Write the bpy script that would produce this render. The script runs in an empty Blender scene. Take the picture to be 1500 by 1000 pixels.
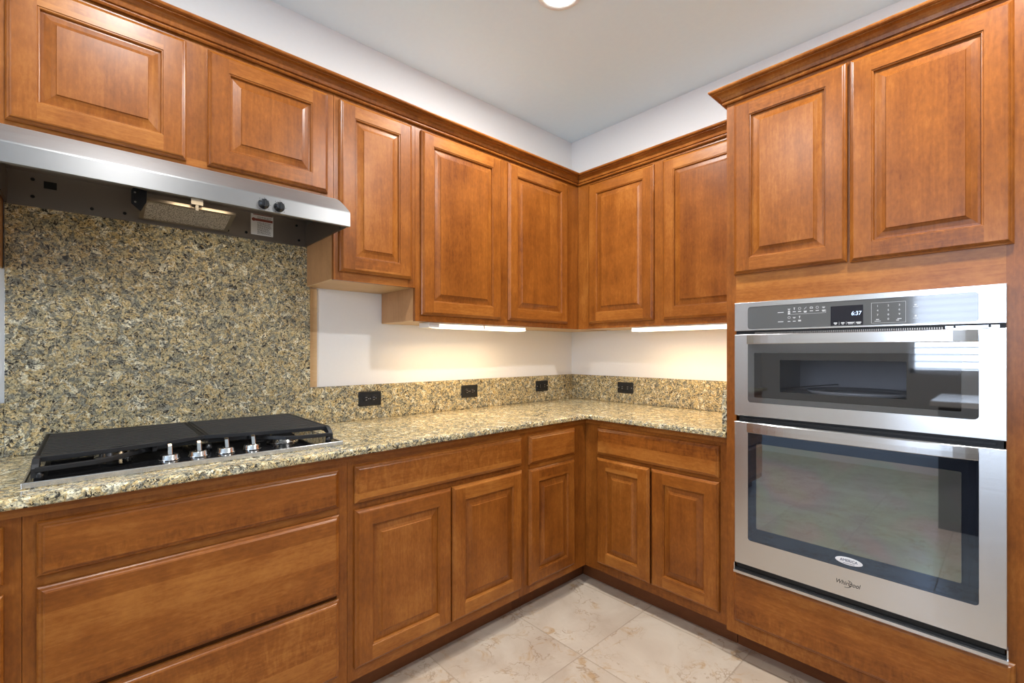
import bpy, math, random
from mathutils import Vector, Matrix
random.seed(7)
C = bpy.context.scene.collection
scene = bpy.context.scene
PI = math.pi

# ------------------------------------------------------------------ camera
YAW = 0.8277
cam_d = bpy.data.cameras.new('camera'); cam = bpy.data.objects.new('camera', cam_d); C.objects.link(cam)
cam.location = (-2.5494, -2.1408, 1.2454)
cam.rotation_euler = (PI / 2, 0, YAW - PI / 2)
cam_d.sensor_fit = 'HORIZONTAL'; cam_d.sensor_width = 36.0
cam_d.lens = 672.72 / 1500 * 36.0
cam_d.shift_y = 14.6 / 1500
cam_d.clip_start = 0.02
scene.camera = cam

# ------------------------------------------------------------------ exposure, sky, daylight
vs = scene.view_settings
vs.view_transform = 'Standard'; vs.look = 'None'; vs.exposure = 0.17; vs.gamma = 1.0
vs.use_curve_mapping = False
world = bpy.data.worlds.new('daylight_sky'); scene.world = world
world.use_nodes = True
bg = world.node_tree.nodes['Background']
bg.inputs[0].default_value = (0.78, 0.92, 1.15, 1)
bg.inputs[1].default_value = 14.0

H = 2.743           # ceiling height
XW, YW = -5.0, -4.4  # far wall (window) and near wall
WIN = (-2.60, -1.42, 1.02, 2.30)   # window_1 on the far wall: y0,y1,z0,z1

def area(name, loc, rot, sx, sy, power, col=(1, 1, 1), shape='RECTANGLE', portal=False, spread=PI):
    l = bpy.data.lights.new(name, 'AREA'); l.shape = shape; l.size = sx
    if shape in ('RECTANGLE', 'ELLIPSE'): l.size_y = sy
    l.energy = power; l.color = col; l.spread = spread
    if portal: l.cycles.is_portal = True
    o = bpy.data.objects.new(name, l); C.objects.link(o); o.location = loc; o.rotation_euler = rot
    return o
area('window_portal', (XW - 0.07, (WIN[0] + WIN[1]) / 2, (WIN[2] + WIN[3]) / 2), (PI / 2, 0, -PI / 2),
     WIN[1] - WIN[0], WIN[3] - WIN[2], 1, portal=True)
CAN_W, CAN_COL = 24.0, (1.0, 0.99, 0.98)
UCL_W, UCL_COL = 1.5, (1.0, 0.68, 0.35)

# ------------------------------------------------------------------ materials
def mat(name):
    m = bpy.data.materials.new(name); m.use_nodes = True
    nt = m.node_tree; b = nt.nodes['Principled BSDF']
    return m, nt, b
def nd(nt, t, **k):
    n = nt.nodes.new(t)
    for a, v in k.items(): setattr(n, a, v)
    return n
def ramp(nt, fac, stops, interp='LINEAR'):
    r = nd(nt, 'ShaderNodeValToRGB'); cr = r.color_ramp; cr.interpolation = interp
    while len(cr.elements) < len(stops): cr.elements.new(0.5)
    for e, (p, c) in zip(cr.elements, stops):
        e.position = p; e.color = tuple(c) + ((1,) if len(c) == 3 else ())
    nt.links.new(fac, r.inputs[0]); return r.outputs[0]
def math_(nt, op, a, b=None, c=None):
    n = nd(nt, 'ShaderNodeMath', operation=op)
    for i, v in enumerate((a, b, c)):
        if v is None: continue
        if isinstance(v, (int, float)): n.inputs[i].default_value = v
        else: nt.links.new(v, n.inputs[i])
    return n.outputs[0]
def mixc(nt, fac, a, b, mode='MIX'):
    n = nd(nt, 'ShaderNodeMix', data_type='RGBA', blend_type=mode)
    for i, v in ((0, fac), (6, a), (7, b)):
        if isinstance(v, (int, float)): n.inputs[i].default_value = v
        elif isinstance(v, tuple): n.inputs[i].default_value = v + ((1,) if len(v) == 3 else ())
        else: nt.links.new(v, n.inputs[i])
    return n.outputs[2]
def mapping(nt, vec, scale=(1, 1, 1), loc=None):
    n = nd(nt, 'ShaderNodeMapping'); n.inputs['Scale'].default_value = scale
    nt.links.new(vec, n.inputs['Vector'])
    if loc is not None:
        if isinstance(loc, tuple): n.inputs['Location'].default_value = loc
        else: nt.links.new(loc, n.inputs['Location'])
    return n.outputs[0]
def noise(nt, vec, scale, detail=3, rough=0.55, dist=0.0):
    n = nd(nt, 'ShaderNodeTexNoise'); n.inputs['Scale'].default_value = scale
    n.inputs['Detail'].default_value = detail; n.inputs['Roughness'].default_value = rough
    n.inputs['Distortion'].default_value = dist
    nt.links.new(vec, n.inputs['Vector']); return n.outputs[0], n.outputs[1]
def bump(nt, b, h, strength=0.2, dist=0.002):
    n = nd(nt, 'ShaderNodeBump'); n.inputs['Strength'].default_value = strength
    n.inputs['Distance'].default_value = dist
    nt.links.new(h, n.inputs['Height']); nt.links.new(n.outputs[0], b.inputs['Normal'])

def plain(name, col, rough=0.5, metal=0.0, emit=0.0, coat=0.0, spec=None):
    m, nt, b = mat(name)
    b.inputs['Base Color'].default_value = col + (1,)
    b.inputs['Roughness'].default_value = rough; b.inputs['Metallic'].default_value = metal
    b.inputs['Coat Weight'].default_value = coat; b.inputs['Coat Roughness'].default_value = 0.1
    if spec is not None: b.inputs['Specular IOR Level'].default_value = spec
    if emit:
        b.inputs['Emission Color'].default_value = col + (1,); b.inputs['Emission Strength'].default_value = emit
    return m

def wood(name, axis, dark=(0.122, 0.031, 0.004), mid=(0.25, 0.077, 0.0105), light=(0.42, 0.162, 0.032), rough=0.33):
    """stained maple: grain along local x or z, soft bands between the glued boards, fine flecks"""
    m, nt, b = mat(name)
    tc = nd(nt, 'ShaderNodeTexCoord'); oi = nd(nt, 'ShaderNodeObjectInfo')
    off = nd(nt, 'ShaderNodeCombineXYZ')
    for i, k in enumerate((3.1, 7.7, 5.3)): nt.links.new(math_(nt, 'MULTIPLY', oi.outputs['Random'], k), off.inputs[i])
    add = nd(nt, 'ShaderNodeVectorMath', operation='ADD')
    nt.links.new(tc.outputs['Object'], add.inputs[0]); nt.links.new(off.outputs[0], add.inputs[1])
    v = add.outputs[0]
    g = (1.0, 9, 9) if axis == 'x' else (9, 9, 1.0)
    f = (6, 130, 130) if axis == 'x' else (130, 130, 6)
    broad, _ = noise(nt, mapping(nt, v, g), 1.1, 4, 0.6, 0.6)
    fine, _ = noise(nt, mapping(nt, v, f), 1.0, 3, 0.6, 0.3)
    blot, _ = noise(nt, v, 7.0, 4, 0.6)
    mott, _ = noise(nt, mapping(nt, v, (45, 120, 120) if axis == 'x' else (120, 120, 45)), 1.0, 4, 0.7)
    # boards
    sep = nd(nt, 'ShaderNodeSeparateXYZ'); nt.links.new(v, sep.inputs[0])
    cell = math_(nt, 'FLOOR', math_(nt, 'MULTIPLY', sep.outputs[2 if axis == 'x' else 0], 12.0))
    wn = nd(nt, 'ShaderNodeTexWhiteNoise', noise_dimensions='1D'); nt.links.new(cell, wn.inputs['W'])
    t = math_(nt, 'MULTIPLY', broad, 0.32)
    t = math_(nt, 'MULTIPLY_ADD', fine, 0.15, t)
    t = math_(nt, 'MULTIPLY_ADD', blot, 0.30, t)
    t = math_(nt, 'MULTIPLY_ADD', mott, 0.25, t)
    t = math_(nt, 'MULTIPLY_ADD', wn.outputs[0], 0.13 if axis == 'x' else 0.04, t)
    t = math_(nt, 'MULTIPLY_ADD', oi.outputs['Random'], 0.05, t)
    if axis == 'x':   # curly figure in some of the boards
        fig, _ = noise(nt, mapping(nt, v, (34, 34, 11)), 1.0, 3, 0.6, 2.2)
        msk = ramp(nt, wn.outputs[0], [(0.22, (1, 1, 1)), (0.26, (0, 0, 0))])
        fg = math_(nt, 'MULTIPLY', math_(nt, 'SUBTRACT', fig, 0.5), msk)
        t = math_(nt, 'MULTIPLY_ADD', fg, 0.30, t)
    col = ramp(nt, t, [(0.40, dark), (0.58, mid), (0.78, light)])
    nt.links.new(col, b.inputs['Base Color'])
    b.inputs['Roughness'].default_value = rough
    b.inputs['Coat Weight'].default_value = 0.08; b.inputs['Coat Roughness'].default_value = 0.25
    b.inputs['Specular IOR Level'].default_value = 0.27
    bump(nt, b, fine, 0.06, 0.001)
    return m
WV = wood('stained_maple_upright', 'z')
WH = wood('stained_maple_level', 'x')
WS = wood('maple_side_veneer', 'z', (0.34, 0.165, 0.062), (0.47, 0.245, 0.105), (0.56, 0.31, 0.14), 0.45)
WRAW = wood('pale_maple_underside', 'x', (0.50, 0.31, 0.15), (0.62, 0.42, 0.22), (0.70, 0.50, 0.29), 0.5)
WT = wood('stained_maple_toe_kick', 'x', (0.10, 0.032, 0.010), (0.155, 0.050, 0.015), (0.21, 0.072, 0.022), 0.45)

def granite():
    m, nt, b = mat('speckled_gold_granite')
    tc = nd(nt, 'ShaderNodeTexCoord'); v0 = tc.outputs['Object']
    _, wob = noise(nt, v0, 14, 4, 0.6)
    vm = nd(nt, 'ShaderNodeVectorMath', operation='MULTIPLY_ADD')
    nt.links.new(wob, vm.inputs[0]); vm.inputs[1].default_value = (0.05, 0.05, 0.05); nt.links.new(v0, vm.inputs[2])
    v = vm.outputs[0]
    a, _ = noise(nt, v, 27, 6, 0.68, 0.6)       # feldspar fields
    c, _ = noise(nt, v, 46, 5, 0.7, 1.2)       # grey quartz
    d, _ = noise(nt, v, 85, 4, 0.65, 1.8)       # dark mica
    e, _ = noise(nt, v0, 9, 3, 0.5)             # large drift
    s, _ = noise(nt, v0, 190, 3, 0.6)           # crystal sparkle
    vo = nd(nt, 'ShaderNodeTexVoronoi'); vo.inputs['Scale'].default_value = 120; nt.links.new(v, vo.inputs['Vector'])
    bw = nd(nt, 'ShaderNodeRGBToBW'); nt.links.new(vo.outputs['Color'], bw.inputs[0]); vbw = bw.outputs[0]
    base = ramp(nt, a, [(0.36, (0.30, 0.275, 0.19)), (0.45, (0.60, 0.52, 0.32)), (0.53, (0.56, 0.40, 0.165)),
                        (0.585, (0.82, 0.78, 0.60))])
    base = mixc(nt, math_(nt, 'MULTIPLY', e, 0.25), base, (0.50, 0.47, 0.35), 'MIX')
    grey = ramp(nt, c, [(0.50, (0, 0, 0)), (0.545, (1, 1, 1))])
    base = mixc(nt, math_(nt, 'MULTIPLY', grey, 0.85), base, (0.185, 0.195, 0.180))
    base = mixc(nt, 0.55, base, vbw, 'SOFT_LIGHT')
    dk = ramp(nt, d, [(0.548, (0, 0, 0)), (0.578, (1, 1, 1))])
    base = mixc(nt, dk, base, (0.030, 0.027, 0.024))
    sp = ramp(nt, s, [(0.32, (0.50, 0.50, 0.50)), (0.5, (1, 1, 1)), (0.66, (1.35, 1.35, 1.32))])
    base = mixc(nt, 1.0, base, sp, 'MULTIPLY')
    base = mixc(nt, 1.0, base, (0.95, 0.925, 0.85), 'MULTIPLY')
    nt.links.new(base, b.inputs['Base Color'])
    b.inputs['Roughness'].default_value = 0.16; b.inputs['Specular IOR Level'].default_value = 0.38
    return m
GR = granite()

def brushed(name, col, rough, vert=True, aniso=0.75):
    m, nt, b = mat(name)
    b.inputs['Base Color'].default_value = col + (1,); b.inputs['Metallic'].default_value = 1.0
    b.inputs['Anisotropic'].default_value = aniso
    tv = nd(nt, 'ShaderNodeCombineXYZ')
    tv.inputs[2 if vert else 0].default_value = 1.0
    tv.inputs[1].default_value = 0.02
    tr = nd(nt, 'ShaderNodeVectorTransform', vector_type='VECTOR', convert_from='OBJECT', convert_to='WORLD')
    nt.links.new(tv.outputs[0], tr.inputs[0]); nt.links.new(tr.outputs[0], b.inputs['Tangent'])
    tc = nd(nt, 'ShaderNodeTexCoord')
    n, _ = noise(nt, mapping(nt, tc.outputs['Object'], (3, 260, 260)), 1.0, 2, 0.5)
    r = nd(nt, 'ShaderNodeMapRange'); r.inputs[3].default_value = rough * 0.92; r.inputs[4].default_value = rough * 1.08
    nt.links.new(n, r.inputs[0]); nt.links.new(r.outputs[0], b.inputs['Roughness'])
    w, _ = noise(nt, mapping(nt, tc.outputs['Object'], (3.2, 3, 2)), 1.0, 1, 0.4)
    bump(nt, b, w, 0.15, 0.01)
    return m
ST = brushed('brushed_stainless', (0.58, 0.58, 0.575), 0.24)
ST_HOOD = brushed('brushed_hood_stainless', (0.34, 0.34, 0.34), 0.42)
ST_LINER = plain('satin_steel_liner', (0.30, 0.265, 0.23), 0.36, 1.0)
CHROME = plain('polished_chrome', (0.82, 0.82, 0.82), 0.08, 1.0)
IRON = plain('cast_iron_black', (0.010, 0.0105, 0.012), 0.5, spec=0.35)
BLKG = plain('black_glass', (0.008, 0.008, 0.009), 0.06)
BLKP = plain('black_plastic', (0.010, 0.011, 0.013), 0.25)
DARK = plain('dark_recess_metal', (0.02, 0.02, 0.02), 0.45, 0.6)
GREYP = plain('grey_control_glass', (0.085, 0.088, 0.088), 0.05, 0.0, coat=0.6)
MARK = plain('pale_printed_marks', (0.62, 0.63, 0.63), 0.5)
SCREW = plain('steel_screw', (0.5, 0.5, 0.5), 0.3, 1.0)
LED = plain('blue_white_digits', (0.50, 0.68, 0.95), 0.4, 0, 1.3)
DISP = plain('display_black', (0.010, 0.010, 0.016), 0.08)
WHITEP = plain('white_enamel', (0.80, 0.80, 0.78), 0.35)
LENS = plain('frosted_lit_lens', (1.0, 0.88, 0.68), 0.4, 0, 3.2)
LENSC = plain('lit_ceiling_lens', (1.0, 0.97, 0.92), 0.4, 0, 9.0)
CLIP = plain('grey_plastic_clip', (0.14, 0.14, 0.14), 0.3)
LENSH = plain('lit_hood_lens', (1.0, 0.84, 0.62), 0.4, 0, 1.2)
LABELW = plain('white_paper_label', (0.68, 0.68, 0.66), 0.6)
LABELR = plain('red_brown_label_band', (0.22, 0.05, 0.03), 0.6)
INK = plain('dark_ink', (0.05, 0.05, 0.05), 0.6)
BADGE = plain('silver_badge', (0.72, 0.73, 0.75), 0.35)
NAVY = plain('navy_ink', (0.02, 0.03, 0.09), 0.5)
CAVITY = plain('grey_oven_cavity', (0.62, 0.62, 0.61), 0.45, 0.0)
ISL = plain('dark_island_panel', (0.02, 0.018, 0.016), 0.5)
ISLT = plain('pale_polished_island_top', (0.85, 0.84, 0.82), 0.18)
BLIND = plain('white_blind_slat', (0.75, 0.75, 0.74), 0.5)
BARK = plain('grey_bark', (0.10, 0.085, 0.07), 0.9)

def tinted(name, tint, refl_tint, ior=1.5, film=0.0, alpha=0.3, rough=0.02):
    """tinted oven glass: coated reflection over a darkened see-through pane"""
    m, nt, b = mat(name)
    b.inputs['Base Color'].default_value = tint + (1,); b.inputs['Roughness'].default_value = rough
    b.inputs['IOR'].default_value = ior; b.inputs['Specular Tint'].default_value = refl_tint + (1,)
    out = b.outputs[0]
    if film:
        f = nd(nt, 'ShaderNodeBsdfPrincipled')
        f.inputs['Base Color'].default_value = tint + (1,); f.inputs['Roughness'].default_value = rough
        f.inputs['IOR'].default_value = ior; f.inputs['Thin Film IOR'].default_value = 1.6
        tc = nd(nt, 'ShaderNodeTexCoord')
        n, _ = noise(nt, mapping(nt, tc.outputs['Object'], (3.5, 3.5, 4.5)), 1.0, 2, 0.5)
        r = nd(nt, 'ShaderNodeMapRange'); r.inputs[1].default_value = 0.3; r.inputs[2].default_value = 0.7
        r.inputs[3].default_value = film - 130; r.inputs[4].default_value = film + 130
        nt.links.new(n, r.inputs[0]); nt.links.new(r.outputs[0], f.inputs['Thin Film Thickness'])
        fm = nd(nt, 'ShaderNodeMixShader'); fm.inputs[0].default_value = 0.13
        nt.links.new(b.outputs[0], fm.inputs[1]); nt.links.new(f.outputs[0], fm.inputs[2]); out = fm.outputs[0]
    tr = nd(nt, 'ShaderNodeBsdfTransparent'); tr.inputs[0].default_value = (0.9, 0.9, 0.92, 1)
    mx = nd(nt, 'ShaderNodeMixShader'); mx.inputs[0].default_value = alpha
    nt.links.new(out, mx.inputs[1]); nt.links.new(tr.outputs[0], mx.inputs[2])
    nt.links.new(mx.outputs[0], nt.nodes['Material Output'].inputs[0])
    return m
GL_MWB = plain('black_printed_glass_border', (0.006, 0.006, 0.006), 0.03); GL_MWB.node_tree.nodes['Principled BSDF'].inputs['IOR'].default_value = 1.85
GL_MW = tinted('microwave_door_glass', (0.055, 0.057, 0.058), (1, 1, 1), 2.0, 0, 0.03)
GL_MWI = tinted('microwave_window_glass', (0.006, 0.006, 0.006), (1, 1, 1), 1.75, 0, 0.86)
GL_OV = tinted('oven_door_glass', (0.010, 0.012, 0.018), (0.48, 0.68, 1.0), 2.35, 0, 0.03)
GL_OVI = tinted('oven_window_glass', (0.075, 0.078, 0.075), (0.86, 0.95, 1.0), 3.4, 480, 0.15)

def paint(name, col, rough=0.85, sc=60, st=0.12):
    m, nt, b = mat(name)
    tc = nd(nt, 'ShaderNodeTexCoord')
    n, _ = noise(nt, tc.outputs['Object'], sc, 4, 0.6)
    c = mixc(nt, n, tuple(k * 0.98 for k in col), tuple(min(1, k * 1.02) for k in col))
    nt.links.new(c, b.inputs['Base Color']); b.inputs['Roughness'].default_value = rough
    bump(nt, b, n, st, 0.003)
    return m
WALL = paint('warm_white_wall_paint', (0.80, 0.80, 0.795))
CEIL = paint('blue_tinted_ceiling_paint', (0.75, 0.90, 1.0), 0.9, 40, 0.25)  # blue tint put into the colour to offset warm bounced light
SILL = plain('white_window_frame', (0.8, 0.8, 0.8), 0.4)

def tile():
    m, nt, b = mat('cream_marble_look_tile')
    tc = nd(nt, 'ShaderNodeTexCoord'); v = tc.outputs['Object']
    sep = nd(nt, 'ShaderNodeSeparateXYZ'); nt.links.new(v, sep.inputs[0])
    T = 0.4610
    ux = math_(nt, 'DIVIDE', math_(nt, 'ADD', sep.outputs[0], 0.605), T)
    uy = math_(nt, 'DIVIDE', math_(nt, 'ADD', sep.outputs[1], 0.946), T)
    def edge(u):
        fr = math_(nt, 'FRACT', math_(nt, 'ADD', u, 50.0))
        return math_(nt, 'MINIMUM', fr, math_(nt, 'SUBTRACT', 1.0, fr))
    ed = math_(nt, 'MULTIPLY', math_(nt, 'MINIMUM', edge(ux), edge(uy)), T)
    grout = ramp(nt, ed, [(0.0018, (1, 1, 1)), (0.0030, (0, 0, 0))])
    cb = nd(nt, 'ShaderNodeCombineXYZ')
    nt.links.new(math_(nt, 'FLOOR', ux), cb.inputs[0]); nt.links.new(math_(nt, 'FLOOR', uy), cb.inputs[1])
    wn = nd(nt, 'ShaderNodeTexWhiteNoise', noise_dimensions='2D'); nt.links.new(cb.outputs[0], wn.inputs['Vector'])
    ad = nd(nt, 'ShaderNodeVectorMath', operation='MULTIPLY_ADD')
    nt.links.new(wn.outputs['Color'], ad.inputs[0]); ad.inputs[1].default_value = (9, 9, 9); nt.links.new(v, ad.inputs[2])
    w = ad.outputs[0]
    cl, _ = noise(nt, w, 3.2, 5, 0.6, 0.8)
    sp, _ = noise(nt, w, 9, 7, 0.68, 1.6)
    sm, _ = noise(nt, w, 5, 3, 0.5)
    col = ramp(nt, cl, [(0.35, (0.44, 0.35, 0.265)), (0.52, (0.515, 0.425, 0.33)), (0.68, (0.56, 0.475, 0.375))])
    pat = ramp(nt, sp, [(0.53, (0, 0, 0)), (0.64, (1, 1, 1))])
    pm = ramp(nt, sm, [(0.42, (0, 0, 0)), (0.56, (1, 1, 1))])
    col = mixc(nt, math_(nt, 'MULTIPLY', math_(nt, 'MULTIPLY', pat, pm), 0.75), col, (0.40, 0.245, 0.11))
    # veins
    vn, _ = noise(nt, w, 6, 6, 0.6, 0.5)
    ve = math_(nt, 'ABSOLUTE', math_(nt, 'SUBTRACT', vn, 0.5))
    vl = ramp(nt, ve, [(0.0, (1, 1, 1)), (0.014, (0, 0, 0))])
    col = mixc(nt, math_(nt, 'MULTIPLY', math_(nt, 'MULTIPLY', vl, pm), 0.75), col, (0.27, 0.17, 0.09))
    col = mixc(nt, grout, col, (0.36, 0.28, 0.20))
    nt.links.new(col, b.inputs['Base Color'])
    b.inputs['Roughness'].default_value = 0.30
    bump(nt, b, math_(nt, 'MULTIPLY', grout, -1.0), 0.4, 0.002)
    return m
TILE = tile()

# ------------------------------------------------------------------ mesh helpers
class MB:
    def __init__(s): s.v = []; s.f = []; s.m = []; s.sm = []; s.mats = []
    def mi(s, m):
        if m not in s.mats: s.mats.append(m)
        return s.mats.index(m)
    def face(s, pts, m, smooth=False):
        n = len(s.v); s.v += [tuple(p) for p in pts]; s.f.append(tuple(range(n, n + len(pts)))); s.m.append(s.mi(m)); s.sm.append(smooth)
    def poly(s, verts, faces, m, smooth=False):
        n = len(s.v); s.v += [tuple(p) for p in verts]; k = s.mi(m)
        for f in faces: s.f.append(tuple(n + i for i in f)); s.m.append(k); s.sm.append(smooth)
    def box(s, x0, x1, y0, y1, z0, z1, m):
        x0, x1 = min(x0, x1), max(x0, x1); y0, y1 = min(y0, y1), max(y0, y1); z0, z1 = min(z0, z1), max(z0, z1)
        v = [(x0, y0, z0), (x1, y0, z0), (x1, y1, z0), (x0, y1, z0), (x0, y0, z1), (x1, y0, z1), (x1, y1, z1), (x0, y1, z1)]
        s.poly(v, [(0, 3, 2, 1), (4, 5, 6, 7), (0, 1, 5, 4), (1, 2, 6, 5), (2, 3, 7, 6), (3, 0, 4, 7)], m)
    def loft(s, loops, m, smooth=False, closed=True, caps=True):
        n = len(loops[0]); v = [p for l in loops for p in l]; f = []
        for i in range(len(loops) - 1):
            for j in range(n if closed else n - 1):
                k = (j + 1) % n
                f.append((i * n + j, i * n + k, (i + 1) * n + k, (i + 1) * n + j))
        s.poly(v, f, m, smooth)
        if caps:
            s.poly(loops[0], [tuple(range(n))[::-1]], m); s.poly(loops[-1], [tuple(range(n))], m)
    def lathe(s, prof, m, c=(0, 0, 0), axis='z', n=32, smooth=True, caps=True):
        """prof: (radius, height) pairs; axis z up, or y pointing towards the viewer (-y)"""
        L = []
        for r, h in prof:
            l = []
            for i in range(n):
                a = 2 * PI * i / n
                if axis == 'z': l.append((c[0] + r * math.cos(a), c[1] + r * math.sin(a), c[2] + h))
                elif axis == 'y': l.append((c[0] + r * math.cos(a), c[1] - h, c[2] + r * math.sin(a)))
                else: l.append((c[0] + h, c[1] + r * math.cos(a), c[2] + r * math.sin(a)))
            L.append(l)
        s.loft(L, m, smooth, True, caps)
    def tube(s, pts, r, m, n=8, smooth=True):
        P = [Vector(p) for p in pts]; L = []
        for i, p in enumerate(P):
            t = (P[min(i + 1, len(P) - 1)] - P[max(i - 1, 0)]).normalized()
            u = t.cross(Vector((0, 0, 1)) if abs(t.z) < 0.9 else Vector((1, 0, 0))).normalized(); w = t.cross(u)
            L.append([tuple(p + r * (math.cos(2 * PI * k / n) * u + math.sin(2 * PI * k / n) * w)) for k in range(n)])
        s.loft(L, m, smooth)
    def bar(s, pts, wd, ht, m):
        """flat bar along points, wd across (level), ht upright"""
        P = [Vector(p) for p in pts]; L = []
        for i, p in enumerate(P):
            t = (P[min(i + 1, len(P) - 1)] - P[max(i - 1, 0)]); t.z = 0; t.normalize()
            u = Vector((t.y, -t.x, 0)) * wd / 2; z = Vector((0, 0, ht / 2))
            L.append([tuple(p - u - z), tuple(p + u - z), tuple(p + u + z), tuple(p - u + z)])
        s.loft(L, m)
    def build(s, name, parent=None, loc=(0, 0, 0), rot=(0, 0, 0), bevel=0.0, seg=2, weld=True):
        me = bpy.data.meshes.new(name); me.from_pydata(s.v, [], s.f)
        for m in s.mats: me.materials.append(m)
        me.polygons.foreach_set('material_index', s.m); me.polygons.foreach_set('use_smooth', s.sm)
        import bmesh
        bm = bmesh.new(); bm.from_mesh(me)
        if weld: bmesh.ops.remove_doubles(bm, verts=bm.verts, dist=1e-5)
        bmesh.ops.recalc_face_normals(bm, faces=bm.faces)
        bm.to_mesh(me); bm.free(); me.update()
        o = bpy.data.objects.new(name, me); C.objects.link(o)
        o.location = loc; o.rotation_euler = rot
        if parent is not None: o.parent = parent
        if bevel:
            b = o.modifiers.new('bevel', 'BEVEL'); b.width = bevel; b.segments = seg; b.limit_method = 'ANGLE'; b.angle_limit = math.radians(40)
        return o
def tag(o, label=None, cat=None, group=None, kind=None):
    for k, v in (('label', label), ('category', cat), ('group', group), ('kind', kind)):
        if v: o[k] = v
    return o
def thing(name, label, cat, loc=(0, 0, 0), rz=0.0, group=None):
    o = bpy.data.objects.new(name, None); C.objects.link(o)
    o.location = loc; o.rotation_euler = (0, 0, rz); o.empty_display_size = 0.1
    return tag(o, label, cat, group)
def copy_tree(o, parent=None):
    c = o.copy(); C.objects.link(c); c.parent = parent
    for ch in list(o.children): copy_tree(ch, c)
    return c
def rrect(x0, x1, z0, z1, r, y, n=6):
    pts = []
    for cx, cz, a0 in ((x1 - r, z1 - r, 0), (x0 + r, z1 - r, PI / 2), (x0 + r, z0 + r, PI), (x1 - r, z0 + r, 1.5 * PI)):
        for i in range(n + 1):
            a = a0 + PI / 2 * i / n; pts.append((cx + r * math.cos(a), y, cz + r * math.sin(a)))
    return pts
def frame_plate(mb, o, h, r, yf, yb, m, edge=0.0):
    """plate o=(x0,x1,z0,z1) with a round-cornered hole h, front at yf, back at yb"""
    n = 6; inner = rrect(*h, r, yf, n); innb = rrect(*h, r, yb, n)
    def corners(y, e=0): return [(o[1] - e, y, o[3] - e), (o[0] + e, y, o[3] - e), (o[0] + e, y, o[2] + e), (o[1] - e, y, o[2] + e)]
    oc = corners(yf, edge)
    for q in range(4):
        a = inner[q * (n + 1):(q + 1) * (n + 1)]
        for i in range(n): mb.face([oc[q], a[i], a[i + 1]], m)
        nx = inner[((q + 1) * (n + 1)) % len(inner)]
        mb.face([oc[q], a[-1], nx, oc[(q + 1) % 4]], m)
    mb.loft([innb, inner], m, caps=False)
    L = [corners(yb)]
    if edge: L.append(corners(yf + edge))
    L.append(oc)
    mb.loft(L, m, caps=False)
def text_obj(body, size, m, parent, name, loc, extrude=0.0004, align='CENTER', shear=0.0, sx=1.0):
    cu = bpy.data.curves.new(name, 'FONT'); cu.body = body; cu.size = size; cu.extrude = extrude
    cu.align_x = align; cu.align_y = 'CENTER'; cu.shear = shear
    t = bpy.data.objects.new('text_source', cu); C.objects.link(t)
    dg = bpy.context.evaluated_depsgraph_get()
    me = bpy.data.meshes.new_from_object(t.evaluated_get(dg)); me.name = name
    bpy.data.objects.remove(t)
    me.materials.clear(); me.materials.append(m)
    o = bpy.data.objects.new(name, me); C.objects.link(o)
    o.location = loc; o.rotation_euler = (PI / 2, 0, 0); o.scale = (sx, 1, 1); o.parent = parent
    return o

# ------------------------------------------------------------------ room shell
def struct(name, mb, **k):
    return tag(mb.build(name, **k), kind='structure')
mb = MB(); mb.box(XW - 0.1, 0.1, YW - 0.1, 0.1, -0.1, 0, TILE); struct('floor', mb)
mb = MB(); mb.box(XW - 0.1, 0.1, YW - 0.1, 0.1, H, H + 0.1, CEIL); struct('ceiling', mb)
mb = MB(); mb.box(XW - 0.1, 0.1, 0, 0.1, 0, H, WALL); struct('wall_left', mb)
mb = MB(); mb.box(0, 0.1, YW - 0.1, 0, 0, H, WALL); struct('wall_right', mb)
y0, y1, z0, z1 = WIN
mb = MB()
for b in ((YW - 0.1, y0, 0, H), (y1, 0, 0, H), (y0, y1, 0, z0), (y0, y1, z1, H)): mb.box(XW - 0.1, XW, b[0], b[1], b[2], b[3], WALL)
struct('wall_far', mb)
mb = MB()
for a, b, c, d in ((y0, y0 + .04, z0, z1), (y1 - .04, y1, z0, z1), (y0, y1, z0, z0 + .04), (y0, y1, z1 - .04, z1), ((y0 + y1) / 2 - .02, (y0 + y1) / 2 + .02, z0, z1)):
    mb.box(XW - 0.09, XW - 0.05, a, b, c, d, SILL)
win = struct('window_1', mb)
mb = MB()
k = z0 + 0.05
while k < z1 - 0.03:
    mb.box(XW - 0.045, XW - 0.005, y0 + .01, y1 - .01, k, k + 0.008, BLIND); k += 0.070
mb.box(XW - 0.045, XW - 0.005, y0 + .01, y1 - .01, z1 - 0.05, z1 - 0.005, BLIND)
mb.build('blind_slats', win)
mb = MB(); mb.box(XW - .1, 0, YW - 0.1, YW, 0, H, WALL); struct('wall_near', mb)

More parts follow.
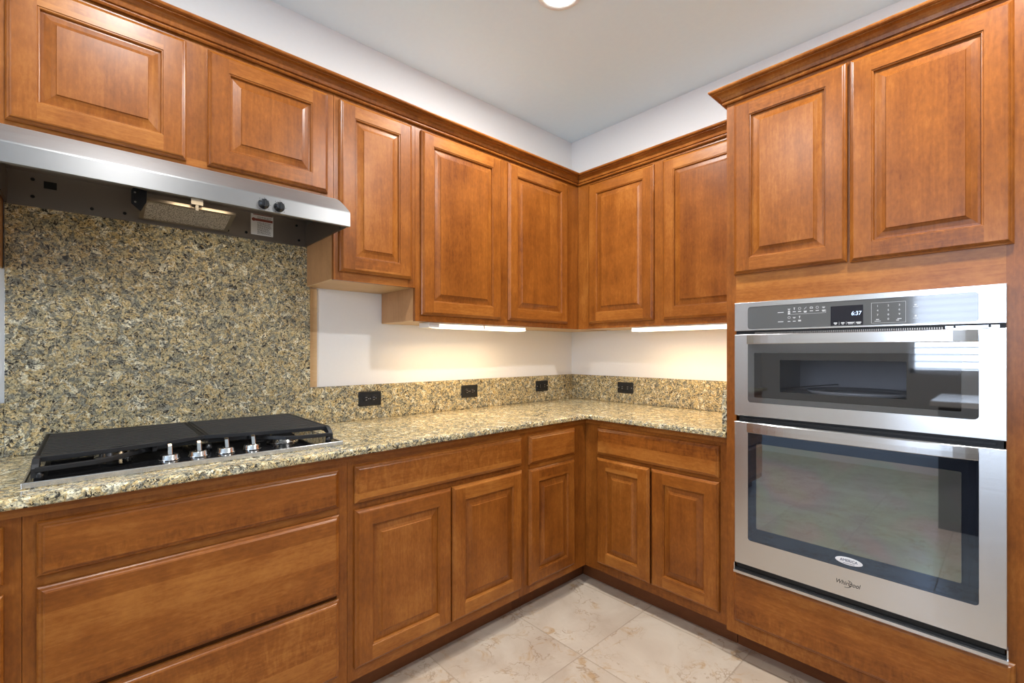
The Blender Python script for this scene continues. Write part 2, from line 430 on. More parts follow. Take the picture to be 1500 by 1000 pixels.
# ------------------------------------------------------------------ cabinet builders (local: x right, -y towards the viewer, z up)
def rect(x0, x1, z0, z1, i, y): return [(x0 + i, y, z0 + i), (x1 - i, y, z0 + i), (x1 - i, y, z1 - i), (x0 + i, y, z1 - i)]
def rings(mb, R, prof, yb, mats, back=False):
    """mitred rectangular rings following prof = (inset, out)"""
    for (i0, o0), (i1, o1) in zip(prof, prof[1:]):
        a = rect(*R, i0, yb - o0); b = rect(*R, i1, yb - o1)
        for k in range(4):
            mb.face([a[k], a[(k + 1) % 4], b[(k + 1) % 4], b[k]], mats[k % 2])
def door(root, x0, x1, z0, z1, yb, name='door'):
    R = (x0, x1, z0, z1); S = 0.060
    mb = MB()
    rings(mb, R, [(0, 0), (0, .0085), (.0035, .0125), (.0075, .0148), (.0090, .0172), (.0125, .019)], yb, (WH, WV))
    e, y = 0.0125, yb - .019
    for a, b, c, d, m in ((x0 + e, x0 + S, z0 + e, z1 - e, WV), (x1 - S, x1 - e, z0 + e, z1 - e, WV),
                          (x0 + S, x1 - S, z0 + e, z0 + S, WH), (x0 + S, x1 - S, z1 - S, z1 - e, WH)):
        mb.face([(a, y, c), (b, y, c), (b, y, d), (a, y, d)], m)
    rings(mb, R, [(S, .019), (S + .0012, .0165), (S + .0035, .0165), (S + .0055, .0150), (S + .0065, .0095), (S + .0065, 0.002)], yb, (WH, WV))
    mb.face(rect(*R, 0, yb)[::-1], WS)
    d = mb.build(name, root)
    mb = MB(); q = S + .0067
    rings(mb, R, [(q, .0025), (q, .0085), (q + .006, .0088), (q + .020, .0115), (q + .030, .0150), (q + .0315, .0178)], yb, (WV, WV))
    mb.face(rect(*R, q + .0315, yb - .0178), WV); mb.face(rect(*R, q, yb - .0025)[::-1], WV)
    mb.build('raised_panel', d)
    return d
def drawer_front(root, x0, x1, z0, z1, yb, name='drawer_front'):
    mb = MB(); R = (x0, x1, z0, z1)
    rings(mb, R, [(0, 0), (0, .0075), (.0035, .0115), (.0085, .0138), (.0105, .0165), (.0145, .019)], yb, (WH, WH))
    mb.face(rect(*R, .0145, yb - .019), WH); mb.face(rect(*R, 0, yb)[::-1], WS)
    return mb.build(name, root)
def face_frame(root, parts, yf, th=0.019):
    """parts: (x0,x1,z0,z1,'v'|'h')"""
    mb = MB()
    for a, b, c, d, g in parts: mb.box(a, b, yf, yf + th, c, d, WV if g == 'v' else WH)
    return mb.build('face_frame', root, weld=False)

def base_cabinet(label, root_loc, rz, w, doors, drawers, fx=None, body_x=None, toe_x=None, group=None, name='base_cabinet', ls=.036, rs=.036):
    t = thing(name, label, 'cabinet', root_loc, rz, group)
    fx = fx or (0.0005, w - 0.0005); bx = body_x or fx; tx = toe_x or fx
    mb = MB(); mb.box(bx[0], bx[1], -0.002, -0.579, 0.106, 0.865, WS); mb.build('body', t)
    L, R = fx[0] + ls, fx[1] - rs
    fr = [(fx[0], L, .107, .866, 'v'), (R, fx[1], .107, .866, 'v'), (L, R, .107, .15, 'h'), (L, R, .83, .866, 'h'), (L, R, .68, .73, 'h')]
    face_frame(t, fr, -0.599)
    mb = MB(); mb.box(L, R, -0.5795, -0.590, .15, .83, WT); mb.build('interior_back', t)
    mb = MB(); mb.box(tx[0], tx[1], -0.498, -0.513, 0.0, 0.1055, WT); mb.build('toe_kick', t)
    for d in drawers: drawer_front(t, *d, -0.5992)
    for d in doors: door(t, *d, -0.5992)
    return t

# --- left run, base
X = -2.665
t = base_cabinet('maple drawer base at far left edge, left of the cooktop drawers', (-3.265, 0, 0), 0, 0.60, [],
                 [(.03, .572, .720, .849), (.03, .572, .425, .696), (.03, .572, .150, .412)])
t = base_cabinet('wide maple base cabinet with three stacked drawers under the cooktop', (X, 0, 0), 0, 0.765, [],
                 [(.024, .733, .720, .849), (.024, .733, .425, .696), (.024, .733, .150, .412)])
X = -1.900
t = base_cabinet('double-door maple base cabinet with one wide drawer, right of the cooktop drawers', (X, 0, 0), 0, 0.845,
                 [(.023, .4245, .150, .697), (.4285, .820, .150, .697)], [(.023, .819, .720, .850)])
X = -1.055
t = base_cabinet('narrow maple base cabinet in the corner with one drawer over one door', (X, 0, 0), 0, 0.455,
                 [(.020, .352, .146, .690)], [(.020, .354, .714, .849)], fx=(.0005, .4555), body_x=(.0005, 1.053), toe_x=(.0005, .541), rs=.115)
# --- right run, base
YR = -0.600
t = base_cabinet('double-door maple base cabinet on the right wall beside the tall oven cabinet', (0, YR, 0), -PI / 2, 0.748,
                 [(.081, .387, .152, .697), (.396, .712, .152, .697)], [(.081, .712, .714, .850)], fx=(.0005, .7475),
                 body_x=(-.018, .7475), toe_x=(-.085, .7475), ls=.093)

# --- uppers
def upper(label, loc, rz, w, h, doors, fx=None, body_x=None, mull=(), rail=0.036, st=0.036, right_st=None):
    t = thing('wall_cabinet', label, 'cabinet', loc, rz)
    fx = fx or (0.0005, w - 0.0005); bx = body_x or fx; rs = right_st or st
    mb = MB(); mb.box(bx[0], bx[1], -0.002, -0.3055, 0.0045, h - .001, WS); mb.build('body', t)
    mb = MB(); mb.box(bx[0] + .001, bx[1] - .001, -0.003, -0.3055, 0.0015, 0.0044, WRAW); mb.build('bottom_panel', t)
    fr = [(fx[0], fx[0] + st, 0, h, 'v'), (fx[1] - rs, fx[1], 0, h, 'v')]
    xs = [fx[0] + st]
    for a, b in mull: fr.append((a, b, rail, h - .06, 'v'))
    fr += [(fx[0] + st, fx[1] - rs, 0, rail, 'h'), (fx[0] + st, fx[1] - rs, h - .06, h, 'h')]
    face_frame(t, fr, -0.325)
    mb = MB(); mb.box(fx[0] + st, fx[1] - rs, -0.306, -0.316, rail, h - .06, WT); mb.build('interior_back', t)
    for d in doors: door(t, *d, -0.3252)
    return t
ZT = 2.312
upper('maple wall cabinet cut off by the left picture edge, beside the range hood', (-3.249, 0, 1.503), 0, .5, ZT - 1.503,
      [(.03, .47, .033, .745)])
upper('short maple wall cabinet with two doors directly above the range hood', (-2.746, 0, 1.8465), 0, .9055, ZT - 1.8465,
      [(.030, .426, .016, .403), (.484, .880, .016, .403)], mull=((.41, .50),), rail=.03, st=.05)
upper('narrow single-door maple wall cabinet right of the range hood', (-1.8400, 0, 1.531), 0, .3665, ZT - 1.531,
      [(.0205, .3445, .034, .718)])
upper('double-door maple wall cabinet on the left wall reaching the corner', (-1.473, 0, 1.382), 0, 1.148, ZT - 1.382,
      [(.027, .506, .030, .866), (.556, 1.035, .030, .866)], fx=(.0005, 1.1475), body_x=(.0005, 1.471), mull=((.495, .565),), right_st=.112)
upper('double-door maple wall cabinet on the right wall between corner and oven cabinet', (0, -.326, 1.382), -PI / 2, 1.022, ZT - 1.382,
      [(.087, .522, .032, .863), (.576, 1.011, .032, .863)], fx=(.0005, 1.0215), body_x=(.02, 1.0215), mull=((.51, .588),), st=.09)

# --- crown mouldings
CP = [(0, 0), (.005, -.006), (.010, -.006), (.013, -.002), (.012, .002), (.007, .004), (.007, .008), (.013, .009), (.014, .012), (.016, .020),
      (.020, .027), (.027, .032), (.035, .0345), (.041, .035), (.041, .039), (.047, .039), (.052, .0415), (.054, .0455), (.053, .050), (0, .050)]
def crown(name, label, paths):
    """paths: function o -> polyline of (x,y) for profile offset o"""
    mb = MB(); n = len(CP)
    zb = paths[0]
    L = [[(p[0], p[1], zb + h) for p in paths[1](o)] for o, h in CP]
    cols = list(zip(*L))
    mb.loft([list(c) for c in cols], WH)
    o = mb.build(name); return tag(o, label, 'moulding')
e = .0004
crown('crown_moulding', 'stained crown moulding along the tops of the left wall cabinets',
      (2.270, lambda o: [(-3.249, -.325 - o - e), (-.3255 - o - e, -.325 - o - e)]))
crown('crown_moulding', 'stained crown moulding over the right wall cabinet, ending at the oven cabinet',
      (2.270, lambda o: [(-.325 - o - e, -.3258 - o - e), (-.325 - o - e, -1.3488)]))
crown('crown_moulding', 'stained crown moulding around the top of the tall oven cabinet',
      (2.258, lambda o: [(-.390, -1.350 + o + e), (-.628 - o - e, -1.350 + o + e), (-.628 - o - e, -2.28)]))

# --- tall oven cabinet: local x = -(y+1.35)
TW = .930; tl = (0, -1.35, 0)
t = thing('oven_cabinet', 'tall maple oven cabinet at the right with the double oven built in', 'cabinet', tl, -PI / 2)
mb = MB()
mb.box(.0005, .019, -.002, -.608, .106, 2.306, WS); mb.box(TW - .019, TW, -.002, -.608, .106, 2.306, WS)
mb.box(.0195, TW - .0195, -.002, -.010, .106, 2.300, WS); mb.box(.0195, TW - .0195, -.0105, -.608, 1.450, 1.468, WS)
mb.box(.0195, TW - .0195, -.0105, -.608, .340, .358, WS); mb.box(.0195, TW - .0195, -.0105, -.608, .106, .124, WS)
mb.box(.0195, TW - .0195, -.0105, -.608, 2.288, 2.306, WS)
mb.build('body', t, weld=False)
fr = [(.0005, .038, .107, 2.306, 'v'), (TW - .150, TW, .107, 2.306, 'v'), (.038, TW - .150, 2.20, 2.306, 'h'),
      (.038, TW - .150, 1.428, 1.60, 'h'), (.038, TW - .150, .33, .385, 'h'), (.038, TW - .150, .107, .20, 'h'), (.39, .43, 1.60, 2.20, 'v')]
face_frame(t, fr, -.628)
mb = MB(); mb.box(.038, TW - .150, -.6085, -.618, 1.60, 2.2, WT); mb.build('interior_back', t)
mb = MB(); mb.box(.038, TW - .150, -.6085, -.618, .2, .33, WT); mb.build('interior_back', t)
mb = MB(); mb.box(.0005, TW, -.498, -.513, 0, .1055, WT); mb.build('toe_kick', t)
door(t, .033, .408, 1.553, 2.237, -.6282); door(t, .416, .796, 1.549, 2.236, -.6282)
drawer_front(t, .031, .798, .165, .366, -.6282)

# ------------------------------------------------------------------ granite
ZC = .916; ZB = .891
mb = MB()
out = [(-3.30, -.635), (-.635, -.635), (-.635, -1.3485), (-.001, -1.3485), (-.001, -.001), (-3.30, -.001)]
def ins(k): return [(-3.30, -.635 + k), (-.635 + k, -.635 + k), (-.635 + k, -1.3485), (-.001, -1.3485), (-.001, -.001), (-3.30, -.001)]
r = .009; L = []
for a in range(0, 5):
    q = PI / 2 * a / 4; L.append([(x, y, ZB + .006 - .006 * math.cos(q)) for x, y in ins(.006 * (1 - math.sin(q)))])
for a in range(0, 5):
    q = PI / 2 * a / 4; L.append([(x, y, ZC - r + r * math.sin(q)) for x, y in ins(r * (1 - math.cos(q)))])
mb.loft(L, GR)
top = tag(mb.build('countertop'), 'L-shaped speckled gold granite countertop along both walls', 'countertop')
mb = MB()
mb.box(-3.26, -.606, -.590, -.606, .8665, .8905, WH)
mb.box(-.590, -.606, -.6065, -1.3485, .8665, .8905, WH)
tag(mb.build('support_strip', top, weld=False), 'stained wooden strip under the stone edge')
ZS = 1.084
mb = MB(); mb.box(-1.8245, -.0015, -.0015, -.0205, ZC + .0005, ZS, GR)
tag(mb.build('backsplash', bevel=.0015), 'low granite backsplash strip on the left wall with three black outlets', 'backsplash')
mb = MB(); mb.box(-.0015, -.0205, -.0212, -1.3280, ZC + .0005, ZS, GR)
tag(mb.build('backsplash', bevel=.0015), 'low granite backsplash strip on the right wall with one black outlet', 'backsplash')
mb = MB(); mb.box(-.0015, -.622, -1.3286, -1.3480, ZC + .0005, ZS, GR)
tag(mb.build('side_splash', bevel=.0015), 'short granite end splash against the tall oven cabinet', 'backsplash')
mb = MB(); mb.box(-2.746, -1.8252, -.0015, -.0205, ZC + .0005, 1.8455, GR)
tag(mb.build('granite_panel', bevel=.0015), 'full-height granite slab on the wall behind the cooktop', 'backsplash')
mb = MB(); mb.box(-3.25, -2.7468, -.0015, -.0205, ZC + .0005, ZS, GR)
tag(mb.build('backsplash', bevel=.0015), 'low granite backsplash piece at the left picture edge, beside the tall slab', 'backsplash')

mb = MB(); mb.box(-1.8238, -1.7905, -.0012, -.0060, ZS + .0006, 1.5305, WRAW)
tag(mb.build('wood_strip', bevel=.001), 'slim tan wooden strip between the tall granite slab and white wall', 'trim')
# ------------------------------------------------------------------ outlets
def outlet(name, label, loc, rz, style, group=None):
    t = thing(name, label, 'outlet', loc, rz)
    W, Hh = .058, .0355
    mb = MB(); mb.loft([rrect(-W, W, -Hh, Hh, .004, 0), rrect(-W, W, -Hh, Hh, .004, -.003), rrect(-W + .004, W - .004, -Hh + .004, Hh - .004, .004, -.0058)], BLKP)
    mb.build('cover_plate', t)
    if style == 'duplex':
        for sx in (-1, 1):
            mb = MB(); mb.lathe([(.0165, .0055), (.0165, .0075), (.0150, .0085)], BLKP, (sx * .0195, 0, 0), 'y', 28, False)
            f = mb.build('receptacle', t)
            mb = MB()
            for dz, l in ((-.006, .0035), (.006, .0045)): mb.box(sx * .0195 - l - .002, sx * .0195 + l - .002, -.0086, -.0090, dz - .0011, dz + .0011, SCREW)
            mb.lathe([(.0022, .0086), (.0022, .0090)], SCREW, (sx * .0195 + .009, 0, 0), 'y', 12, False)
            mb.build('slots', f)
        mb = MB(); mb.lathe([(.003, .0055), (.0025, .0068)], SCREW, (0, 0, 0), 'y', 14); mb.build('screw', t)
    else:
        mb = MB(); mb.box(-.034, .034, -.0055, -.0085, -.0165, .0165, BLKP); f = mb.build('receptacle', t, bevel=.0012)
        mb = MB()
        for sx in (-.020, .020):
            for dz, l in ((-.006, .0035), (.006, .0042)): mb.box(sx - l, sx + l, -.0086, -.0090, dz - .001, dz + .001, SCREW)
        mb.build('slots', f, weld=False)
        if style == 'gfci':
            for sx in (-.004, .004):
                mb = MB(); mb.box(sx - .003, sx + .003, -.0086, -.0098, -.011, .011, DARK); mb.build('test_button', f)
        for sx in (-.0475, .0475):
            mb = MB(); mb.lathe([(.003, .0055), (.0025, .0068)], SCREW, (sx, 0, 0), 'y', 14); mb.build('screw', t)
    return t
outlet('wall_outlet', 'black duplex outlet in the backsplash just right of the cooktop', (-1.544, -.0207, 1.0165), 0, 'duplex')
outlet('wall_outlet', 'black duplex outlet in the backsplash midway between cooktop and corner', (-.936, -.0207, 1.0165), 0, 'duplex')
outlet('wall_outlet', 'black square-faced outlet on the left wall close to the corner', (-.333, -.0207, 1.0165), 0, 'gfci')
outlet('wall_outlet', 'black square-faced outlet on the right wall near the corner', (-.0207, -.465, 1.0130), -PI / 2, 'decor')

# ------------------------------------------------------------------ range hood: local x from its left end, z from its lower rim
HW = .9035
hood = thing('range_hood', 'stainless steel under-cabinet range hood above the cooktop', 'range hood', (-2.7445, 0, 1.7105), 0)
prof = [(-.0215, .1345), (-.330, .1345), (-.350, .1325), (-.380, .1200), (-.420, .0955), (-.455, .0710), (-.478, .0540), (-.4845, .0480), (-.486, .0440),
        (-.486, -.0040), (-.470, -.0040), (-.470, -.001), (-.4835, -.001), (-.4835, .0430), (-.4820, .0470), (-.476, .0515), (-.453, .068), (-.418, .0925), (-.378, .117), (-.349, .1295), (-.330, .1315), (-.0215, .1315)]
mb = MB(); mb.loft([[(0.0, y, z) for y, z in prof], [(HW, y, z) for y, z in prof]], ST_HOOD)
for xs in ((0.0, .002), (HW - .002, HW)):
    sp = [(-.0215, .0), (-.0215, .1315), (-.330, .1315), (-.349, .1295), (-.378, .117), (-.418, .0925), (-.453, .068), (-.476, .0515), (-.4835, .043), (-.4835, -.001)]
    mb.loft([[(xs[0], y, z) for y, z in sp], [(xs[1], y, z) for y, z in sp]], ST_HOOD)
mb.build('canopy', hood, weld=False)
mb = MB()
mb.box(.003, HW - .003, -.0215, -.0240, .0, .108, ST_LINER); mb.box(.003, HW - .003, -.0245, -.36, .108, .110, ST_LINER)
mb.box(.003, HW - .003, -.0215, -.030, -.003, .0, ST_LINER)
mb.box(.003, .006, -.0245, -.40, .0, .09, ST_LINER); mb.box(HW - .006, HW - .003, -.0245, -.40, .0, .09, ST_LINER)
ln = mb.build('liner', hood, weld=False)
for x, z in ((.06, .085), (.06, .03), (.10, .075), (.20, .02), (.285, .022), (.60, .018), (.665, .022), (.86, .085), (.87, .022)):
    mb = MB(); mb.lathe([(.0055, .0241), (.0045, .027)], DARK, (x, 0, z), 'y', 12); mb.build('screw', ln)
mb = MB(); mb.box(.085, .115, -.0241, -.0265, .062, .085, DARK); mb.build('vent_hole', ln)
# filter unit
mb = MB()
sp = [(.294, .056), (.299, .068), (.334, .062), (.333, .026), (.318, -.008), (.294, .014)]
mb.loft([[(x, -.198, z + .004) for x, z in sp], [(x, -.201, z + .004) for x, z in sp]], BLKP)
mb.lathe([(.003, .2011), (.003, .2025)], SCREW, (.303, 0, .055), 'y', 12); mb.lathe([(.003, .2011), (.003, .2025)], SCREW, (.304, 0, .024), 'y', 12)
mb.build('filter_bracket', hood, weld=False)
mesh_m, nt, b = mat('perforated_filter_mesh')
tc = nd(nt, 'ShaderNodeTexCoord'); vo = nd(nt, 'ShaderNodeTexVoronoi'); vo.inputs['Scale'].default_value = 230
nt.links.new(tc.outputs['Object'], vo.inputs['Vector'])
nt.links.new(ramp(nt, vo.outputs['Distance'], [(0.25, (0.06, 0.05, 0.04)), (0.5, (0.50, 0.46, 0.40))]), b.inputs['Base Color'])
b.inputs['Metallic'].default_value = 0.35; b.inputs['Roughness'].default_value = 0.55; bump(nt, b, vo.outputs['Distance'], 0.5, 0.002)
mb = MB()
A, B = Vector((0, -.045, .006)), Vector((0, -.190, .040)); nrm = Vector((0, -.23, -1)).normalized()
def slab(mb, x0, x1, a, b, th, m):
    P = [a, b, b - nrm * th, a - nrm * th]
    mb.loft([[(x0, p.y, p.z) for p in P], [(x1, p.y, p.z) for p in P]], m)
slab(mb, .335, .580, A.lerp(B, .08), A.lerp(B, .92), .006, mesh_m)
mb.build('grease_filter', hood)
mb = MB(); slab(mb, .322, .335, A, B, .010, ST_LINER); slab(mb, .580, .594, A, B, .010, ST_LINER)
slab(mb, .335, .580, A, A.lerp(B, .08), .010, ST_LINER); slab(mb, .335, .580, A.lerp(B, .92), B, .010, ST_LINER)
mb.build('filter_frame', hood, weld=False)
mb = MB(); mb.box(.325, .640, -.30, -.34, .085, .107, BLKP); mb.build('lamp_housing', hood)
mb = MB(); mb.loft([rrect(.395, .585, -.30, -.20, .008, 0)] and [[(x, z, .0695) for x, _, z in rrect(.395, .585, -.305, -.205, .008, 0)], [(x, z, .075) for x, _, z in rrect(.395, .585, -.305, -.205, .008, 0)]], LENSH)
mb.build('lamp_lens', hood)
mb = MB(); mb.box(.455, .490, -.197, -.204, .050, .080, CLIP); mb.box(.468, .477, -.197, -.202, .030, .052, CLIP); mb.build('lens_clip', hood, weld=False)
area('hood_lamp', (-2.7445 + .49, -.255, 1.7105 + .066), (0, 0, 0), .16, .08, .35, (1.0, .76, .46))
# caution label
mb = MB(); mb.box(.682, .766, -.0242, -.0246, .018, .104, LABELW); lb = mb.build('caution_label', hood)
mb = MB(); mb.box(.690, .764, -.0247, -.0250, .076, .086, LABELR); mb.lathe([(.007, .0247), (.007, .0251)], LABELR, (.692, 0, .081), 'y', 18)
mb.box(.690, .764, -.0247, -.0250, .1005, .1035, LABELR)
mb.build('red_band', lb, weld=False)
mb = MB()
for k in range(11):
    z = .071 - k * .0046; x = .706; end = .762 - random.random() * .012
    while x < end:
        w = .003 + random.random() * .007; mb.box(x, min(x + w, end), -.0247, -.0249, z - .0009, z + .0009, INK); x += w + .0016
for k in range(2):
    x = .706
    while x < .755:
        w = .004 + random.random() * .006; mb.box(x, x + w, -.0247, -.0249, .0935 - k * .005 - .0009, .0935 - k * .005 + .0009, INK); x += w + .0016
mb.build('printed_lines', lb, weld=False)
# hood knobs
for kx in (.613, .660):
    mb = MB(); mb.lathe([(.0165, 0), (.0165, .004), (.0135, .006), (.0125, .017), (.0110, .019)], BLKP, (kx, -.4862, .0165), 'y', 28)
    kb = mb.build('knob', hood)
    mb = MB(); mb.box(kx - .0032, kx + .0032, -.5052, -.5085, .0165 - .0125, .0165 + .0125, BLKP); mb.build('grip', kb, bevel=.001)
    mb = MB()
    for k in range(7):
        a = -.6 + k * .72; mb.box(kx + .0205 * math.sin(a) - .0011, kx + .0205 * math.sin(a) + .0011, -.4861, -.4865, .0165 + .0205 * math.cos(a) - .0011, .0165 + .0205 * math.cos(a) + .0011, INK)
    mb.build('dial_marks', kb, weld=False)

# ------------------------------------------------------------------ cooktop: local origin at its left back corner, on the stone
CW = .778; cx0 = -2.671
ct = thing('cooktop', 'black four-knob gas cooktop with steel edge set in the granite', 'cooktop', (cx0, 0, ZC), 0)
YF, YBk = -.548, -.045
mb = MB(); mb.box(.006, CW - .006, YBk - .006, YF + .008, .0005, .0125, BLKG); mb.build('glass_top', ct, bevel=.002)
mb = MB()
mb.box(0, CW, YF, YF + .008, .0003, .0155, ST); mb.box(0, CW, YBk - .006, YBk, .0003, .0135, ST)
mb.box(0, .006, YF + .008, YBk - .006, .0003, .0140, ST); mb.box(CW - .006, CW, YF + .008, YBk - .006, .0003, .0140, ST)
mb.build('steel_edge', ct, bevel=.0015, weld=False)
def grate(x0, x1, side):
    """side -1: outer rail on the left; the slats stop at a front edge that swings back towards the knobs"""
    g = MB(); zt = .066; yb = -.066
    xo, xi = (x0, x1) if side < 0 else (x1, x0)
    s = 1 if side < 0 else -1; w = abs(x1 - x0)
    def edge(u): return -.492 + .080 * u ** 1.6
    def at(u, y, z): return (xo + s * u * w, y, z)
    k = 0
    while True:
        y = yb - k * .0285
        if y < -.475: break
        u1 = 1.0 if y > edge(1.0) + .006 else max(0.0, ((y - .004 + .492) / .080)) ** (1 / 1.6)
        if u1 > .08: g.bar([at(0.012, y, zt - .005), at(min(u1, .988), y, zt - .005)], .0170, .010, IRON)
        k += 1
    g.bar([at(.016, yb + .006, zt - .010), at(.016, -.492, zt - .010)], .012, .020, IRON)
    g.bar([at(.984, yb + .006, zt - .010), at(.984, edge(1), zt - .010)], .012, .020, IRON)
    g.bar([at(0, yb + .008, zt - .010), at(1, yb + .008, zt - .010)], .010, .020, IRON)
    g.bar([at(i / 12, edge(i / 12), zt - .0065) for i in range(13)], .012, .013, IRON)
    # corner gusset and outer leg running down to the front foot
    g.bar([at(.02, -.475, zt - .006), at(.16, -.478, zt - .006)], .030, .011, IRON)
    g.bar([at(.016, -.490, zt - .010), at(.014, -.508, zt - .014), at(.012, -.522, zt - .024), at(.012, -.530, zt - .034)], .014, .022, IRON)
    # long low rail sweeping from the front foot back behind the knobs
    pts = [(.012, -.526), (.16, -.527), (.31, -.520), (.40, -.503), (.48, -.475), (.57, -.440), (.68, -.412), (.82, -.400), (.97, -.396)]
    g.bar([at(u, y, .040 + .004 * u) for u, y in pts], .011, .012, IRON)
    for u in (.52, .66): g.bar([at(u, edge(u) + .004, zt - .018), at(u, -.33, zt - .018)], .010, .020, IRON)
    o = g.build('grate', ct, bevel=.0015, weld=False)
    for u, y in ((.03, -.522), (.03, yb), (.97, yb), (.97, edge(1) + .004)):
        f = MB(); p = at(u, y, 0); f.lathe([(.010, .0128), (.0085, .034)], BLKP, p, 'z', 14); f.build('rubber_foot', o)
    return o
grate(.018, .386, -1); grate(.390, .746, 1)
for bx, by in ((.190, -.175), (.180, -.300), (.600, -.175), (.620, -.405)):
    mb = MB(); mb.lathe([(.050, .0127), (.050, .0160), (.040, .0175), (.038, .030)], ST, (bx, by, 0), 'z', 40)
    bn = mb.build('burner', ct)
    mb = MB(); mb.lathe([(.036, .0301), (.038, .032), (.038, .036), (.033, .0385)], IRON, (bx, by, 0), 'z', 40); mb.build('burner_cap', bn)
for kx in (.293, .364, .436, .510):
    ky = -.470
    mb = MB(); mb.lathe([(.026, .0127), (.026, .0155), (.0235, .0175), (.0225, .027), (.0195, .0295)], CHROME, (kx, ky, 0), 'z', 40)
    kb = mb.build('knob', ct)
    mb = MB()
    bl = [(.021, .0297), (.020, .040), (.013, .056), (-.004, .060), (-.012, .055), (-.021, .0297)]
    mb.loft([[(kx - .0058, ky + y, z) for y, z in bl], [(kx + .0058, ky + y, z) for y, z in bl]], CHROME)
    mb.build('knob_grip', kb, bevel=.0018)

# ------------------------------------------------------------------ under-cabinet lights
def strip_light(label, loc, rz, w, cap):
    t = thing('under_cabinet_light', label, 'light', loc, rz)
    mb = MB(); mb.box(0, w, -.215, -.300, .017, .0235, WHITEP)
    if cap: mb.box(0, cap, -.215, -.301, 0, .0169, WHITEP); mb.box(w * .52, w * .535, -.215, -.301, 0, .0169, WHITEP)
    mb.build('housing', t, weld=False, bevel=.001)
    segs = [(cap + .0005, w * .5195), (w * .5355, w)] if cap else [(0.0, w)]
    for a, b in segs:
        mb = MB(); mb.box(a, b, -.216, -.3005, .0005, .0168, LENS); mb.build('diffuser', t, bevel=.003)
    return t
strip_light('glowing white light strip under the left wall cabinet near the corner', (-1.386, 0, 1.358), 0, .632, .060)
strip_light('glowing white light strip under the right wall cabinet beside the oven', (0, -.689, 1.358), -PI / 2, .640, 0)
for x in (-1.235, -.905): area('under_cabinet_lamp', (x, -.235, 1.352), (math.radians(-12), 0, 0), .22, .05, UCL_W, UCL_COL)
for y in (-.86, -1.18): area('under_cabinet_lamp', (-.235, y, 1.352), (0, math.radians(12), 0), .05, .22, UCL_W, UCL_COL)

# ------------------------------------------------------------------ double oven: local x = -(y+1.35)
ov = thing('wall_oven', 'stainless microwave and wall oven combination in the tall cabinet', 'oven', tl, -PI / 2)
OX0, OX1 = .0420, .7815; GX0, GX1 = .0925, .7265
YFc = -.6555; YBc = -.6290
# control panel
mb = MB(); frame_plate(mb, (OX0, OX1, 1.3262, 1.4370), (GX0, GX1, 1.3320, 1.4185), .010, YFc, YBc, ST, .0015)
cp = mb.build('control_panel', ov)
mb = MB(); mb.loft([rrect(GX0 + .0003, GX1 - .0003, 1.3323, 1.4182, .0097, -.640), rrect(GX0 + .0003, GX1 - .0003, 1.3323, 1.4182, .0097, -.6545)], GREYP)
cg = mb.build('control_glass', ov)
mb = MB(); mb.box(.365, .456, -.6546, -.6552, 1.3350, 1.4015, DISP); ds = mb.build('clock_display', ov)
text_obj('6:37', .0190, LED, ds, 'clock_digits', (.4370, -.6554, 1.3735), .0003, 'CENTER', 0.12, .85)
mb = MB()
for x, w in ((.374, .010), (.395, .010), (.413, .018), (.437, .014)):
    mb.box(x, x + w, -.6553, -.6556, 1.3415, 1.3450, MARK); mb.box(x + .002, x + w - .002, -.6553, -.6556, 1.3380, 1.3400, MARK)
for x in (.3895, .4095, .4335): mb.box(x - .0004, x + .0004, -.6553, -.6556, 1.337, 1.347, MARK)
mb.build('soft_key_labels', ds, weld=False)
# printed keys
mb = MB()
def dash(x, z, w, h=.0022): mb.box(x - w / 2, x + w / 2, -.6546, -.6549, z - h / 2, z + h / 2, MARK)
def icon(x, z, k):
    r = .0040
    if k == 0:
        for i in range(10):
            a = 2 * PI * i / 10; dash(x + r * math.cos(a), z + r * math.sin(a), .0014, .0014)
    elif k == 1: dash(x, z, .0018, .008); dash(x, z + .003, .005, .0015)
    elif k == 2:
        for i in range(4): dash(x - .003 + i * .002, z - .003 + i * .002, .0016, .0016)
    elif k == 3: dash(x, z - .002, .008, .0014); dash(x, z + .003, .006, .0014); dash(x - .004, z, .0012, .006); dash(x + .004, z, .0012, .006)
    else: dash(x, z, .009, .0016); dash(x, z - .003, .005, .0014)
dash(.2080, 1.3905, .020); dash(.2080, 1.3560, .018)
for i, x in enumerate((.236, .253, .270, .288, .307, .325, .344)):
    icon(x, 1.4015, (4, 1, 0, 2, 3, 0, 4)[i]); dash(x, 1.3905, .010 if i else .007); 
    if i in (0, 3, 6): dash(x, 1.3870, .008); 
    if i == 0: dash(x, 1.3940, .007); dash(x, 1.3835, .007)
for i, x in enumerate((.236, .253, .270)):
    icon(x, 1.3700, (0, 4, 1)[i]); dash(x, 1.3560, .009)
    if i == 2: dash(x, 1.3590, .009)
dash(.290, 1.3815, .118, .0006); dash(.3505, 1.3865, .0006, .011)
mb.build('key_markings', cg, weld=False)
mb = MB()
for a, b, c, d in ((.4775, .5645, 1.4040, 1.4046), (.4775, .5645, 1.3380, 1.3386), (.4775, .4781, 1.3380, 1.4046), (.5640, .5646, 1.3380, 1.4046)):
    mb.box(a, b, -.6546, -.6549, c, d, MARK)
mb.build('keypad_outline', cg, weld=False)
digits = [('1', '2', '3'), ('4', '5', '6'), ('7', '8', '9'), ('', '0', '')]
for r_ in range(4):
    for c_ in range(3):
        x, z = .494 + c_ * .0275, 1.3935 - r_ * .0145
        if digits[r_][c_]: text_obj(digits[r_][c_], .0085, MARK, cg, 'key_digit', (x, -.6548, z), .0002)
mb = MB(); dash(.494, 1.350, .008); dash(.494, 1.3445, .016, .0015); dash(.549, 1.350, .010); dash(.5445, 1.3455, .007)
